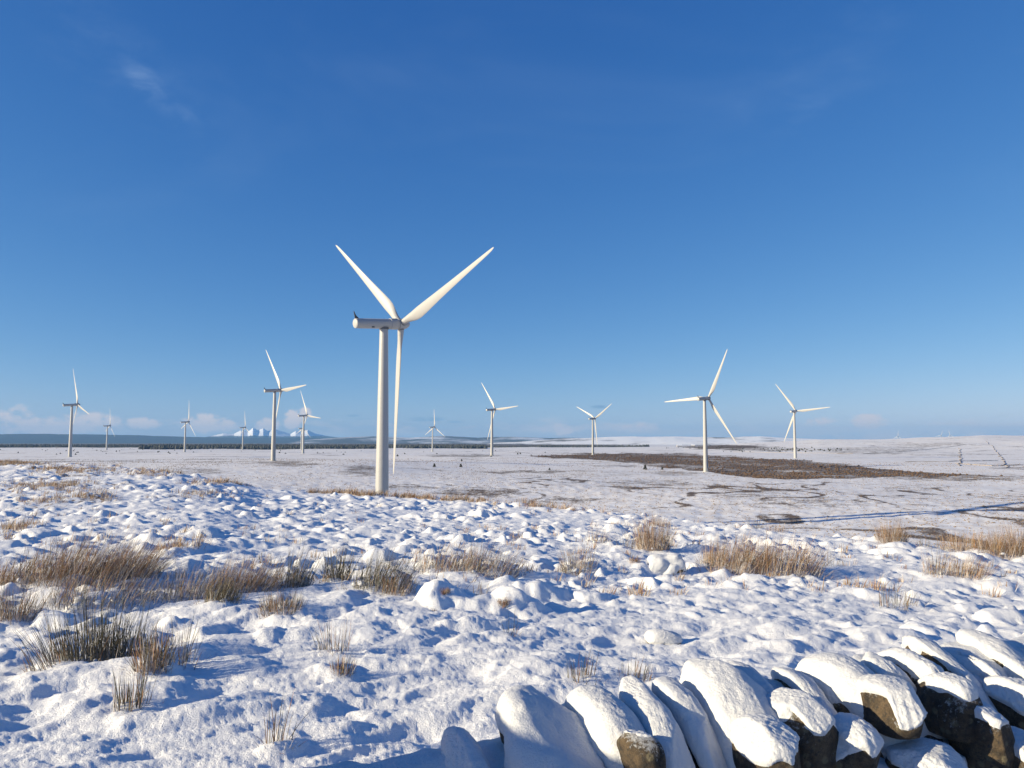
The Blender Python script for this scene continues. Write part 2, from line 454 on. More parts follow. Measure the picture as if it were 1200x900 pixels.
# ------------------------------------------------------------------ ground sheet
fan = np.linspace(R(-43), R(43), 660)
rest = np.linspace(R(43), R(360 - 43), 62)[1:-1]
ang = np.concatenate([fan, rest])
rad = [0.9]
while rad[-1] < 95: rad.append(rad[-1] * 1.0052)
while rad[-1] < 4200: rad.append(rad[-1] * 1.0085)
while rad[-1] < 34000: rad.append(rad[-1] * 1.05)
rad = np.array(rad)
rr, aa = np.meshgrid(rad, ang, indexing='ij')
X = rr * np.sin(aa); Y = rr * np.cos(aa)
Z = ground(X.ravel(), Y.ravel()).reshape(X.shape)
gme = mesh_np('moor', np.stack([X, Y, Z], -1), grid_faces(len(rad), len(ang), True)[:, ::-1])
# vegetation cover (where heath and grass show through the snow), fixed to the ground
r_ = rr.ravel(); x_ = X.ravel(); y_ = Y.ravel(); z_ = Z.ravel()
PX = np.where(y_ > 0.2, 600 + FPX * x_ / np.maximum(y_, .2), -9999); PY = HORIZON - FPX * (base(x_, y_) - CZ) / np.maximum(y_, .2)
rcr = np.interp(bearing_px(x_, y_), CR_PX, CR_R)
farm = sstep(rcr * 1.0, rcr * 1.5, r_)
wob = 14 * perlin(x_ / 60, y_ / 60); wob2 = 1.7 * perlin(x_ / 45 + 9, y_ / 120) + 1.3 * perlin(x_ / 16, y_ / 30)
top = np.interp(PX + wob, [625, 650, 690, 800, 870, 940, 1000, 1060, 1135], [535, 532.5, 531, 531, 536, 540, 546, 552, 557])
bot = np.interp(PX + wob, [625, 650, 720, 800, 870, 950, 1010, 1135], [535, 537, 541, 549, 559, 561, 560, 558.5])
heath = sstep(-.6, .9, PY + wob2 - top) * sstep(-.6, .9, bot - PY - wob2) * (r_ > 300)
veg = heath * (.47 + .14 * perlin(x_ / 70, y_ / 110) + .10 * perlin(x_ / 24, y_ / 60))
def blob(px, py, rx, ry, s):
    global veg
    d = ((PX - px + wob) / rx) ** 2 + ((PY - py + wob2) / ry) ** 2
    veg = np.maximum(veg, s * np.clip(1.25 - d, 0, 1) * farm)
for bl in ((345, 543, 45, 4, .34), (425, 551, 30, 8, .34), (565, 576, 60, 7, .36), (660, 586, 60, 5, .3), (230, 552, 50, 5, .25), (540, 534, 60, 2.0, .34), (620, 553, 80, 2.2, .34), (720, 545, 40, 2.5, .28),
           (760, 566, 60, 8, .25), (880, 580, 60, 9, .24), (950, 588, 90, 9, .26), (1060, 572, 60, 6, .22), (1110, 560, 90, 4, .34), (1020, 528, 90, 5, .27), (1090, 521, 70, 3, .27), (850, 524, 60, 3.2, .55),
           (905, 527, 70, 2.2, .35), (700, 556, 70, 3, .2), (1165, 560, 40, 5, .3), (480, 570, 40, 5, .3), (900, 547, 130, 3, .2), (790, 555, 40, 3, .3)):
    blob(*bl)
# burns and sheep tracks wandering over the valley floor
ln = np.abs(fbm(x_ / 46, y_ / 95, 2)); ln2 = np.abs(fbm(x_ / 80 + 30, y_ / 70 + 8, 2))
reg = sstep(180, 230, r_) * (1 - sstep(480, 620, r_)) * sstep(380, 620, PX)
reg2 = .35 + .65 * sstep(-.1, .35, perlin(x_ / 120 + 3, y_ / 160))
veg = np.maximum(veg, reg * reg2 * .52 * (1 - sstep(.03, .13, ln)))
veg = np.maximum(veg, reg * .44 * (1 - sstep(.015, .06, ln2)))
fl = np.abs(fbm(x_ / 300 + 4, y_ / 160, 2)); regf = sstep(480, 700, r_) * (1 - sstep(2500, 3200, r_))
veg = np.maximum(veg, regf * .30 * (1 - sstep(.03, .10, fl)))
low = sstep(3300, 4300, r_) * (1 - sstep(640, 820, PX)) * (1 - sstep(14000, 18000, r_) * 0)
veg = np.maximum(veg, .62 * low)
# near field: more bare grass on the left
veg = np.where(farm < .5, np.maximum(veg * farm, (1 - farm) * (.34 * sstep(330, 100, PX) * sstep(20, 34, r_) + .26 * sstep(11, 22, r_) * sstep(.0, .6, perlin(x_ * .45, y_ * .45)))), veg)
for nm, arr in (('veg', veg), ('far', farm)):
    at = gme.attributes.new(nm, 'FLOAT', 'POINT'); at.data.foreach_set('value', arr.astype(np.float32))
tag(link('ground', gme, 'moor_snow'), 'snow covered hummocky moorland sloping to a wide open plain', kind='structure')

# ------------------------------------------------------------------ distant hills
def ridge(name, m, prof, r0, depth, label, amp, fs, n=420, nr=44, seed=0):
    xs = np.linspace(prof[0][0], prof[-1][0], n)
    ys = np.interp(xs, [q[0] for q in prof], [q[1] for q in prof])
    b = np.arctan((xs - 600) / FPX)
    t = np.linspace(-1, 1, nr)
    T, B = np.meshgrid(t, b, indexing='ij'); YS = np.broadcast_to(ys, T.shape)
    rr = r0 * (1 + depth * T); x = rr * np.sin(B); y = rr * np.cos(B)
    ztop = (HORIZON - YS) / FPX * (r0 * np.cos(B)) ; zg = -32.0
    ns = fbm(x / fs + seed, y / fs, 5, .55); rid = 1 - np.abs(fbm(x / fs * .8 + 9 + seed, y / fs * .8, 4, .5))
    sh = np.clip(1 - np.abs(T), 0, 1) ** .75
    h = zg + (ztop - zg) * sh * (1 + amp * ns * (1 - .5 * sh)) + (ztop - zg) * amp * .5 * (rid - .7) * sh
    edge = sstep(0, .04, (B - b[0]) / (b[-1] - b[0])) * sstep(0, .04, (b[-1] - B) / (b[-1] - b[0]))
    h = zg + (h - zg) * edge
    me = mesh_np(name, np.stack([x, y, h + CZ], -1), grid_faces(nr, n)[:, ::-1])
    return tag(link(name, me, m), label, kind='structure')
ridge('hills', 'ridge_dark', [(-500, 511), (-200, 508), (0, 508.5), (60, 508), (110, 509), (160, 509.5), (200, 511.5), (260, 513), (330, 513), (420, 514), (520, 516), (600, 519)], 19000, .10, 'long blue snowless ridge along the left horizon', .10, 900, seed=2)
ridge('mountains', 'mountain', [(215, 516), (250, 511), (262, 508), (275, 508.5), (283, 504.5), (291, 506), (297, 501.5), (303, 505), (309, 502.5), (315, 505.5), (322, 503), (331, 505.5), (341, 508), (347, 504.5), (354, 506), (361, 504), (370, 508), (385, 511), (430, 516)], 26000, .10, 'snowy jagged mountain peaks on the far left horizon', .16, 1500, n=520, nr=70, seed=5)
ridge('hills', 'hill_far', [(330, 518), (400, 512.5), (440, 511.5), (480, 512.5), (520, 511), (560, 513), (600, 511.5), (640, 513), (700, 513), (760, 512), (820, 514), (900, 517), (960, 519)], 15000, .12, 'patchy snowy hills low across the middle of the horizon', .14, 900, seed=8)
ridge('hills', 'hill_white', [(560, 520), (610, 517), (650, 514.5), (700, 512.5), (740, 511.5), (790, 511), (840, 512.5), (890, 511.5), (930, 513.5), (980, 515.5), (1050, 517), (1120, 520)], 8500, .10, 'white snowy hills right of the middle of the horizon', .12, 700, seed=12)

# ------------------------------------------------------------------ wind turbines
HUB = 65.0
def make_turbine_meshes():
    M_ = {}
    V, F = lathe([(-2.5, 2.12), (0, 2.1), (.02, 2.16), (.25, 2.16), (.27, 2.1), (20, 1.93), (20.02, 1.96), (20.18, 1.96), (20.2, 1.93), (42, 1.62), (42.02, 1.65), (42.18, 1.65), (42.2, 1.62), (62.9, 1.28), (63.4, 1.28)], 40)
    M_['tower'] = ('turbine_paint', pydata('tower', V, F))
    V, F = lathe([(-.9, 3.4), (0.22, 3.3), (.32, 3.2)], 32); M_['foundation'] = ('concrete', pydata('foundation', V, F))
    V = []; F = []; box(V, F, (0, -2.08, 2.2), (.95, .16, 2.1)); box(V, F, (0, -2.5, .75), (1.3, 1.2, .12)); box(V, F, (0, -3.25, .40), (1.3, .4, .12))
    M_['door'] = ('door_paint', pydata('door', V, F, False))
    # nacelle: long round canister, along +X to the rotor
    V, F = lathe([(-10.2, 1.28), (-10.05, 1.45), (-9.6, 1.5), (2.0, 1.55), (2.1, 1.70), (4.4, 1.74), (4.6, 1.62), (5.0, 1.45)], 36, 'X')
    M_['nacelle'] = ('turbine_paint', pydata('nacelle', V, F))
    V, F = lathe([(-10.26, 1.05), (-10.19, 1.20), (-10.12, 1.24)], 36, 'X'); M_['rear_cap'] = ('turbine_paint', pydata('rear_cap', V, F))
    V, F = lathe([(-1.75, 1.42), (-1.45, 1.5), (-1.2, 1.5)], 30); V = [(x, y, z) for x, y, z in V]; M_['yaw_collar'] = ('seal_dark', pydata('yaw_collar', V, F))
    V = []; F = []
    pr = [(-10.1, 1.42), (-8.6, 1.42), (-9.0, 1.75), (-9.75, 2.5), (-10.25, 3.6), (-10.4, 3.6)]
    for yy in (-.09, .09): V += [(x, yy, z) for x, z in pr]
    k = len(pr); F = [tuple(range(k)), tuple(range(2 * k - 1, k - 1, -1))] + [(i, (i + 1) % k, k + (i + 1) % k, k + i) for i in range(k)]
    M_['wind_vane'] = ('dark_metal', pydata('wind_vane', V, F, False))
    V = []; F = []; box(V, F, (-4.6, -1.02, -1.15), (.75, .5, .35)); M_['vent'] = ('dark_metal', pydata('vent', V, F, False))
    V, F = lathe([(5.05, 1.40), (5.2, 1.62), (6.4, 1.70), (7.6, 1.55), (8.6, 1.10), (9.2, .62), (9.45, .2), (9.5, .02)], 32, 'X'); M_['hub'] = ('turbine_paint', pydata('hub', V, F))
    # blade along +Z from the hub centre, leading edge +Y, trailing edge -Y
    rs = [1.3, 2.2, 3.4, 5.0, 6.6, 8.2, 10, 12.5, 15.5, 19, 23, 27.5, 32, 36.5, 40.5, 43.5, 45.3, 46.2, 46.5]
    ch = [1.95, 1.95, 2.05, 2.5, 3.0, 3.38, 3.5, 3.36, 3.08, 2.75, 2.4, 2.05, 1.72, 1.42, 1.14, .90, .66, .38, .08]
    th = [1.95, 1.95, 1.8, 1.5, 1.25, 1.08, .95, .82, .70, .58, .48, .39, .31, .25, .19, .14, .10, .07, .03]
    tw = [14, 14, 14, 13.5, 12.5, 11.5, 10, 8.5, 7, 5.6, 4.2, 3.0, 2.0, 1.2, .6, .2, 0, 0, 0]
    n = 20; V = []
    for r, c, h, w in zip(rs, ch, th, tw):
        blend = min(1, max(0, (r - 2.6) / 4.5)); a = R(w + 3); off = c * (.5 - (.5 - .21 * blend))
        for k in range(n):
            q = 2 * math.pi * k / n
            yy = math.cos(q) * c / 2; s = math.sin(q)
            tt = .5 + .5 * math.cos(q)
            foil = (1 - blend) + blend * (.32 + .95 * math.sqrt(tt) * 1.0 * (1.15 - .45 * tt))
            xx = s * h / 2 * min(1.05, foil)
            yy = yy - c * .20 * blend
            xb = -.1 * (r / 46.5) ** 2
            V.append((xx * math.cos(a) - yy * math.sin(a) + xb, yy * math.cos(a) + xx * math.sin(a), 1.3 + (r - 1.3) * 1.035))
    F = [tuple(int(q) for q in f) for f in grid_faces(len(rs), n, True)] + [tuple(range(n)), tuple((len(rs) - 1) * n + k for k in range(n))]
    M_['blade'] = ('blade_paint', pydata('blade', V, F))
    V, F = lathe([(1.12, 1.08), (1.62, 1.08)], 28); M_['blade_collar'] = ('seal_dark', pydata('blade_collar', V, F))
    return M_
TM = make_turbine_meshes()
TILT = Matrix.Rotation(R(-5), 4, 'Y')
def turbine(x, y, zb, axis_bearing, phase, label, group, parts=True):
    t = empty('wind_turbine', (x, y, zb), math.pi / 2 - axis_bearing)
    tag(t, label, 'wind turbine', group)
    def part(nm, parent=t, M=None):
        m_, me = TM[nm]
        o = link(nm, me, m_, parent)
        if M is not None: o.matrix_local = M
        return o
    tw = part('tower')
    if parts: part('foundation'); part('door', tw)
    H = Matrix.Translation((0, 0, HUB)) @ TILT
    na = part('nacelle', t, H)
    if parts: part('rear_cap', na); part('vent', na); part('yaw_collar', t, Matrix.Translation((0, 0, HUB)))
    part('wind_vane', na)
    hb = part('hub', t, H)
    C = Matrix.Translation((6.3, 0, 0))
    for k in range(3):
        bl = part('blade', t, H @ C @ Matrix.Rotation(phase + k * 2 * math.pi / 3, 4, 'X'))
        if parts: part('blade_collar', bl)
    return t
AX = R(45.5)
TURB = [  # hub px, py, distance guess, phase, label
    (450, 379, 232, -49, 'largest white wind turbine, nearest, with two blades raised in a V', 0),
    (84.5, 474.5, 998, -14, 'leftmost wind turbine, white, standing on the left skyline, one blade straight up', 0),
    (126, 499, 2080, 10, 'small distant wind turbine second from the left edge, blades edge-on', 0),
    (217.5, 494.5, 1690, 12, 'small white wind turbine just before the left end of the dark forest', 0),
    (285, 501, 2150, 2, 'tiny wind turbine in front of the snowy mountain peaks', 0),
    (322, 457.5, 715, -33, 'second largest turbine left of the nearest one, a blade pointing right', 0),
    (356, 487, 1310, -23, 'white wind turbine close right of the tall one, another tiny one behind it', 0),
    (353.5, 502, 2420, 8, 'tiny wind turbine hidden behind another turbine tower', 0),
    (507, 500.5, 1960, 3, 'small wind turbine in Y pose right of the nearest turbine', 0),
    (576.5, 480, 1070, -34, 'mid-distance wind turbine left of the picture centre, one blade level to the right', 0),
    (694.5, 490.5, 1400, -62, 'small wind turbine right of centre with two blades up in a V', 0),
    (825.5, 467, 690, 28, 'large white wind turbine on the right by the dark heath, one blade level left', 0),
    (930.5, 482, 1070, -35, 'rightmost of the large turbines, behind the dark heath band', 0)]
TPOS = []
for px, py, dg, ph, lab, _ in TURB:
    d = pray(px, py); best = None
    for f in np.linspace(.86, 1.16, 121):
        dist = dg * f; x, y = d.x * dist, d.y * dist
        err = abs(CZ + d.z * dist - (float(base(x, y)) + HUB))
        if best is None or err < best[0] - .02: best = (err, x, y, f)
    x, y = best[1], best[2]; zb = gz(x, y)
    TPOS.append((x, y, zb)); print('TURB', px, 'scale %.3f err %.2f' % (best[3], best[0]))
    turbine(x, y, zb - .05, AX + R(random.uniform(-2, 2)) if dg > 300 else AX + R(2), R(ph), lab, 'wind turbines of the farm')
for px, py, dist, ph, lab in ((1052, 511.5, 6500, 5, 'faint tiny turbine on the right skyline, leftmost of three'), (1102.5, 510.5, 7000, 20, 'faint tiny turbine on the right skyline, middle of three'), (1113, 510.3, 7000, -10, 'faint tiny turbine on the right skyline, rightmost of three')):
    d = pray(px, py); x, y = d.x * dist, d.y * dist
    turbine(x, y, CZ + d.z * dist - HUB, AX, R(ph), lab, 'far turbines on the right skyline', parts=False)

# ------------------------------------------------------------------ far wood, heath, scrub, farm
def cones(name, pts, label, m, cat=None, kind='stuff'):
    V = []; F = []
    for (x, y, z, h, r) in pts:
        k = len(V); a0 = random.random() * 6
        for q in range(5): V.append((x + r * math.cos(a0 + q * 1.2566), y + r * math.sin(a0 + q * 1.2566), z + h * .12))
        for q in range(5): V.append((x + .55 * r * math.cos(a0 + .5 + q * 1.2566), y + .55 * r * math.sin(a0 + .5 + q * 1.2566), z + h * .55))
        V.append((x + random.uniform(-.2, .2), y, z + h)); V.append((x, y, z - .3))
        for q in range(5):
            n2 = (q + 1) % 5
            F += [(k + q, k + n2, k + 5 + n2), (k + q, k + 5 + n2, k + 5 + q), (k + 5 + q, k + 5 + n2, k + 10), (k + n2, k + q, k + 11)]
    me = bpy.data.meshes.new(name); me.from_pydata(V, [], F); me.update()
    return tag(link(name, me, m), label, cat, kind=kind)
def wood(px0, px1, r0, r1, n, hgt, taper=True):
    out_ = []; q_ = []
    for _ in range(n):
        px = random.uniform(px0, px1); e = min(1, (px - px0) / 40, (px1 - px) / 60 + .15) if taper else 1
        b = math.atan((px - 600) / FPX); r = r0 + (r1 - r0) * random.random() * max(.15, e)
        x, y = r * math.sin(b), r * math.cos(b)
        q_.append((x, y))
    zq = base(np.array([q[0] for q in q_]), np.array([q[1] for q in q_]))
    return [(q[0], q[1], float(z), hgt * random.uniform(.45, 1.2), hgt * random.uniform(.22, .45)) for q, z in zip(q_, zq) if perlin(q[0] / 120 + 3, q[1] / 160) + random.uniform(-.3, .3) > -.28]
cones('forest', wood(165, 450, 2600, 3700, 5600, 14), 'dark conifer forest band on the plain, behind the left turbines', 'conifer')
cones('forest', wood(-60, 185, 3600, 4800, 2200, 13) + wood(420, 570, 2900, 3800, 2300, 14), 'thin dark forest strips along the edge of the plain', 'conifer')
cones('forest', wood(555, 660, 3600, 4100, 500, 9) + wood(630, 760, 3500, 4000, 600, 11), 'thin dark woods on the plain in the middle distance', 'conifer')
pts = []
for px0, px1, y0, y1, n in ((0, 160, 524, 533, 26), (160, 430, 527, 533, 26), (460, 640, 528, 536, 14), (840, 960, 524, 530, 60), (780, 860, 522, 526, 40), (900, 1000, 526, 529, 50)):
    for _ in range(n):
        x, y, z = hit(random.uniform(px0, px1), random.uniform(y0, y1)); pts.append((x, y, z, random.uniform(1.5, 3.5), random.uniform(1, 2.2)))
cones('scrub', pts, 'scattered dark scrub bushes dotted over the snowy plain', 'shrub_leaf')
# heather tufts over the brown heath
pts = []
cand = np.where(heath > .5)[0]
sel = rng.choice(cand[veg[cand] > .40], 3200)
for i in sel:
    x = x_[i] + random.uniform(-4, 4); y = y_[i] + random.uniform(-6, 6)
    pts.append((x, y, 0, random.uniform(.4, 1.3), random.uniform(.5, 1.6)))
zz = ground(np.array([q[0] for q in pts]), np.array([q[1] for q in pts]))
pts = [(q[0], q[1], float(z), q[3], q[4]) for q, z in zip(pts, zz)]
plain('heather', (.075, .046, .029), .95, .05, (.16, .10, .062))
cones('heather', pts, 'brown heather covering the dark heath on the right plain', 'heather')

# rough grass tussocks standing out of the thin snow of the valley: countless
nT = 42000
ta = rng.uniform(R(-38), R(38), nT); tr = 150 * (950 / 150) ** rng.uniform(0, 1, nT) ** .8
tx, ty = tr * np.sin(ta), tr * np.cos(ta)
keepT = rng.uniform(-.55, .65, nT) < fbm(tx / 55, ty / 80, 2) + .35 * perlin(tx / 14, ty / 14) + .1
tx, ty, tr = tx[keepT], ty[keepT], tr[keepT]; nT = len(tx)
tz = ground(tx, ty); th_ = rng.uniform(.10, .36, nT) * (1 + .6 * sstep(400, 950, tr)); tw_ = rng.uniform(.15, .5, nT) * (1 + .8 * sstep(400, 950, tr)); t0_ = rng.uniform(0, 6.28, nT)
TV = np.stack([np.stack([tx + tw_ * np.cos(t0_ + k * 1.5708), ty + tw_ * np.sin(t0_ + k * 1.5708), tz - .05], -1) for k in range(4)] + [np.stack([tx + rng.uniform(-.1, .1, nT), ty, tz + th_], -1)], 1)
kk = np.arange(nT)[:, None] * 5
TF = np.concatenate([kk + np.array([[k, (k + 1) % 4, 4]]) for k in range(4)])
plain('rough_grass', (.17, .12, .075), .9, .35, (.33, .24, .155))
tag(link('rough_grass', mesh_np('rough_grass', TV, TF, False), 'rough_grass'), 'brown rough grass tussocks speckling the snowy valley', kind='stuff')

def shrub(px, py, h, lab):
    x, y, z = hit(px, py); t = empty('shrub', (x, y, gz(x, y) - .1)); tag(t, lab, 'shrub', 'lone dark shrubs on the plain')
    V = []; F = []
    for _ in range(260):
        a = random.random() * 6.283; u = random.random(); rr_ = h * .52 * math.sqrt(random.random()) * (1.05 - .8 * u); s = h * .13
        c = Vector((rr_ * math.cos(a), rr_ * math.sin(a), h * (.12 + .9 * u)))
        q = Vector((random.gauss(0, 1), random.gauss(0, 1), random.gauss(0, 1))).normalized() * s; w = Vector((random.gauss(0, 1), random.gauss(0, 1), random.gauss(0, 1))).normalized() * s
        k = len(V); V += [c - q, c + w, c + q]; F.append((k, k + 1, k + 2))
    me = bpy.data.meshes.new('crown'); me.from_pydata([tuple(v) for v in V], [], F); link('crown', me, 'shrub_leaf', t)
    V, F = lathe([(-.1, h * .05), (h * .7, h * .02)], 8); link('trunk', pydata('trunk', V, F), 'bark', t)
shrub(509, 547.5, 3.2, 'small dark shrub on the snowy valley, left one of a pair')
shrub(540, 547.5, 3.0, 'small dark shrub on the snowy valley, right one of a pair')
shrub(541, 540.5, 2.2, 'tiny dark shrub above the pair in the snowy valley')
shrub(756, 550.5, 4.2, 'larger dark bush at the edge of the brown heath')
shrub(776, 550.5, 2.6, 'small dark bush right of the larger bush by the heath')
shrub(644, 551, 2.0, 'tiny dark shrub in the valley right of the middle')

def barn(px, py, w, dpt, hw, hr, rz, lab):
    x, y, z = hit(px, py); z = float(base(x, y)); t = empty('farm_building', (x, y, z - .2), rz); tag(t, lab, 'building', 'farm buildings')
    V = []; F = []; box(V, F, (0, 0, hw / 2), (w, dpt, hw))
    k = len(V)
    V += [(-w / 2, -dpt / 2, hw), (-w / 2, dpt / 2, hw), (-w / 2, 0, hr - .1), (w / 2, -dpt / 2, hw), (w / 2, dpt / 2, hw), (w / 2, 0, hr - .1)]; F += [(k, k + 2, k + 1), (k + 3, k + 4, k + 5)]
    link('wall', pydata('wall', V, F, False), 'barn_wall', t)
    V = []; e = .6; th = .35
    for xx in (-w / 2 - e, w / 2 + e):
        V += [(xx, -dpt / 2 - e, hw - .25), (xx, 0, hr), (xx, dpt / 2 + e, hw - .25), (xx, dpt / 2 + e, hw - .25 + th), (xx, 0, hr + th), (xx, -dpt / 2 - e, hw - .25 + th)]
    F = [(0, 1, 2, 3, 4, 5), (11, 10, 9, 8, 7, 6)] + [(i, (i + 1) % 6, 6 + (i + 1) % 6, 6 + i) for i in range(6)]
    link('roof', pydata('roof', V, F, False), 'roof_snow', t)
    V = []; F = []; box(V, F, (-w * .2, -dpt / 2 - .06, 2.0), (4.0, .12, 4.0)); link('door', pydata('door', V, F, False), 'barn_door', t)
    V = []; F = []; box(V, F, (w * .22, -dpt / 2 - .06, 2.4), (2.2, .12, 1.4)); link('window', pydata('window', V, F, False), 'dark_metal', t)
barn(796, 523.3, 26, 14, 5, 9, R(6), 'low farm shed with snowy roof beside the tall right turbine')
barn(812, 523.0, 14, 9, 4, 7, R(-10), 'smaller farm building right of the snow-roofed shed')

def field_wall(path, lab, h=.55, w=.9):
    P = []
    for (a, b_), (c, d) in zip(path[:-1], path[1:]):
        x0, y0, _ = hit(a, b_); x1, y1, _ = hit(c, d)
        n = max(6, int(math.hypot(x1 - x0, y1 - y0) / 5))
        for i in range(n): P.append((x0 + (x1 - x0) * i / n, y0 + (y1 - y0) * i / n))
    P.append((x1, y1)); P = np.array(P)
    P += np.stack([perlin(P[:, 0] / 60, P[:, 1] / 60), perlin(P[:, 0] / 60 + 7, P[:, 1] / 60)], 1) * 3
    T = np.gradient(P, axis=0); T /= np.linalg.norm(T, axis=1)[:, None] + 1e-9; Nn = np.stack([-T[:, 1], T[:, 0]], 1)
    zg = np.minimum.reduce([ground(*(P + Nn * s * w).T) for s in (-.5, 0, .5)])
    hh = h * (1 + .4 * rng.uniform(-1, 1, len(P)))
    V = np.stack([np.c_[P - Nn * w / 2, zg - .3], np.c_[P - Nn * w / 3, zg + hh], np.c_[P + Nn * w / 3, zg + hh], np.c_[P + Nn * w / 2, zg - .3]], 1)
    me = mesh_np('field_wall', V, grid_faces(len(P), 4), False)
    tag(link('field_wall', me, 'field_stone'), lab, 'wall', 'dark field boundaries on the right hillside')
field_wall([(1156, 517), (1163, 523), (1170, 531), (1175, 538), (1178, 548)], 'dark field wall running steeply down the right hillside')
field_wall([(1124, 525), (1125, 533), (1126, 546)], 'short field wall left of the steep one on the right hillside')
field_wall([(1060, 541.5), (1110, 541), (1168, 540)], 'level field boundary low on the right hillside')
field_wall([(1010, 532), (1050, 530), (1090, 526.5), (1130, 521)], 'long slanting field boundary on the right hillside')
field_wall([(860, 529.8), (900, 530.4), (950, 531), (1000, 531.5)], 'level dark hedge line behind the right turbines')
field_wall([(1120, 543), (1160, 546), (1199, 545)], 'low field boundary at the right edge below the hillside')

# ------------------------------------------------------------------ rushes and grass
TAN = [(.27, .135, .052), (.35, .20, .085), (.21, .10, .038), (.42, .28, .14), (.15, .08, .037), (.30, .15, .055)]
GREEN = [(.060, .058, .032), (.095, .085, .044), (.042, .042, .028), (.14, .11, .055), (.19, .13, .065)]
FROST = [(.72, .74, .77), (.60, .60, .60), (.80, .81, .83)]
def stems(n, spread, height, lean, splay, pal, frost, width=.0052, elong=1.0, seed=0, drop=0.0, bend=.35):
    """one clump: thin three-sided tapering stems; returns verts, tris, colours"""
    q = np.random.default_rng(seed); V = []; F = []; C = []
    for i in range(n):
        a = q.uniform(0, 6.283); rad_ = spread * math.sqrt(q.uniform())
        x0 = rad_ * math.cos(a) * elong; y0 = rad_ * math.sin(a)
        h = height * q.uniform(.25, 1.0) ** .7 * (1 - .30 * (rad_ / spread)) * (1 + .25 * math.sin(x0 * 21 + seed) * math.cos(y0 * 17 + seed))
        da = a + q.normal(0, .8); sp = splay * q.uniform(.1, 1) * (.35 + rad_ / spread)
        dx = math.cos(da) * sp + lean[0] * q.uniform(.5, 1.4); dy = math.sin(da) * sp + lean[1] * q.uniform(.5, 1.4)
        if q.uniform() < .10: dx += q.normal(0, .7); dy += q.normal(0, .7)
        w = width * q.uniform(.6, 1.3); ph = q.uniform(0, 6.283)
        c = np.array(pal[q.integers(len(pal))]) * q.uniform(.7, 1.25)
        fr = q.uniform() < frost; cf = np.array(FROST[q.integers(3)])
        k0 = len(V); segs = 4
        for s in range(segs + 1):
            t = s / segs; ln_ = math.sqrt(1 + dx * dx + dy * dy)
            px_ = x0 + dx / ln_ * h * (t * (1 - bend) + bend * t * t); py_ = y0 + dy / ln_ * h * (t * (1 - bend) + bend * t * t)
            pz_ = h / ln_ * (t - drop * t * t * math.hypot(dx, dy)) - .06 * (1 - t)
            ww = w * (1 - .75 * t)
            if s == segs: V.append((px_, py_, pz_)); C.append(c if not fr else .5 * c + .5 * cf)
            else:
                for g in range(3):
                    V.append((px_ + ww * math.cos(ph + g * 2.094), py_ + ww * math.sin(ph + g * 2.094), pz_))
                    f_ = (.85 * (1 - t * .6) if fr else (.22 if t < .3 else 0)) * (1 if g else .35)
                    C.append(c * (1 - f_) + cf * f_)
        for s in range(segs):
            for g in range(3):
                g2 = (g + 1) % 3; A = k0 + s * 3
                if s < segs - 1: F += [(A + g, A + g2, A + 3 + g2), (A + g, A + 3 + g2, A + 3 + g)]
                else: F.append((A + g, A + g2, A + 3))
    return V, F, C
def stem_mesh(name, V, F, C):
    me = bpy.data.meshes.new(name); me.from_pydata([tuple(map(float, v)) for v in V], [], F); me.update()
    at = me.color_attributes.new('tint', 'FLOAT_COLOR', 'POINT')
    arr = np.ones((len(V), 4), np.float32); arr[:, :3] = np.clip(np.array(C), 0, 1); at.data.foreach_set('color', arr.ravel())
    return me
def snow_clods(sp, n, seed, hmax=.06):
    """small lumps of snow caught between the stems"""
    q = np.random.default_rng(seed + 77); V = []; F = []
    bm0 = bmesh.new(); bmesh.ops.create_icosphere(bm0, subdivisions=3, radius=1); bv = np.array([v.co[:] for v in bm0.verts]); bf = [tuple(v.index for v in f.verts) for f in bm0.faces]; bm0.free()
    for i in range(n):
        a = q.uniform(0, 6.283); r = sp * math.sqrt(q.uniform()) * 1.05; s = q.uniform(.015, .045)
        v = bv * np.array((s * q.uniform(.8, 1.6), s * q.uniform(.8, 1.4), s * q.uniform(.5, .9)))
        v = v * (1 + .25 * perlin(bv[:, 0] * 2 + i, bv[:, 1] * 2 + bv[:, 2] * 1.7)[:, None])
        v = v + np.array((r * math.cos(a), r * math.sin(a), q.uniform(-.02, hmax)))
        k = len(V); V += [tuple(x) for x in v]; F += [tuple(k + j for j in f) for f in bf]
    me = bpy.data.meshes.new('snow_lump'); me.from_pydata(V, [], F); me.update()
    for p_ in me.polygons: p_.use_smooth = True
    return me
_clump_seed = [0]
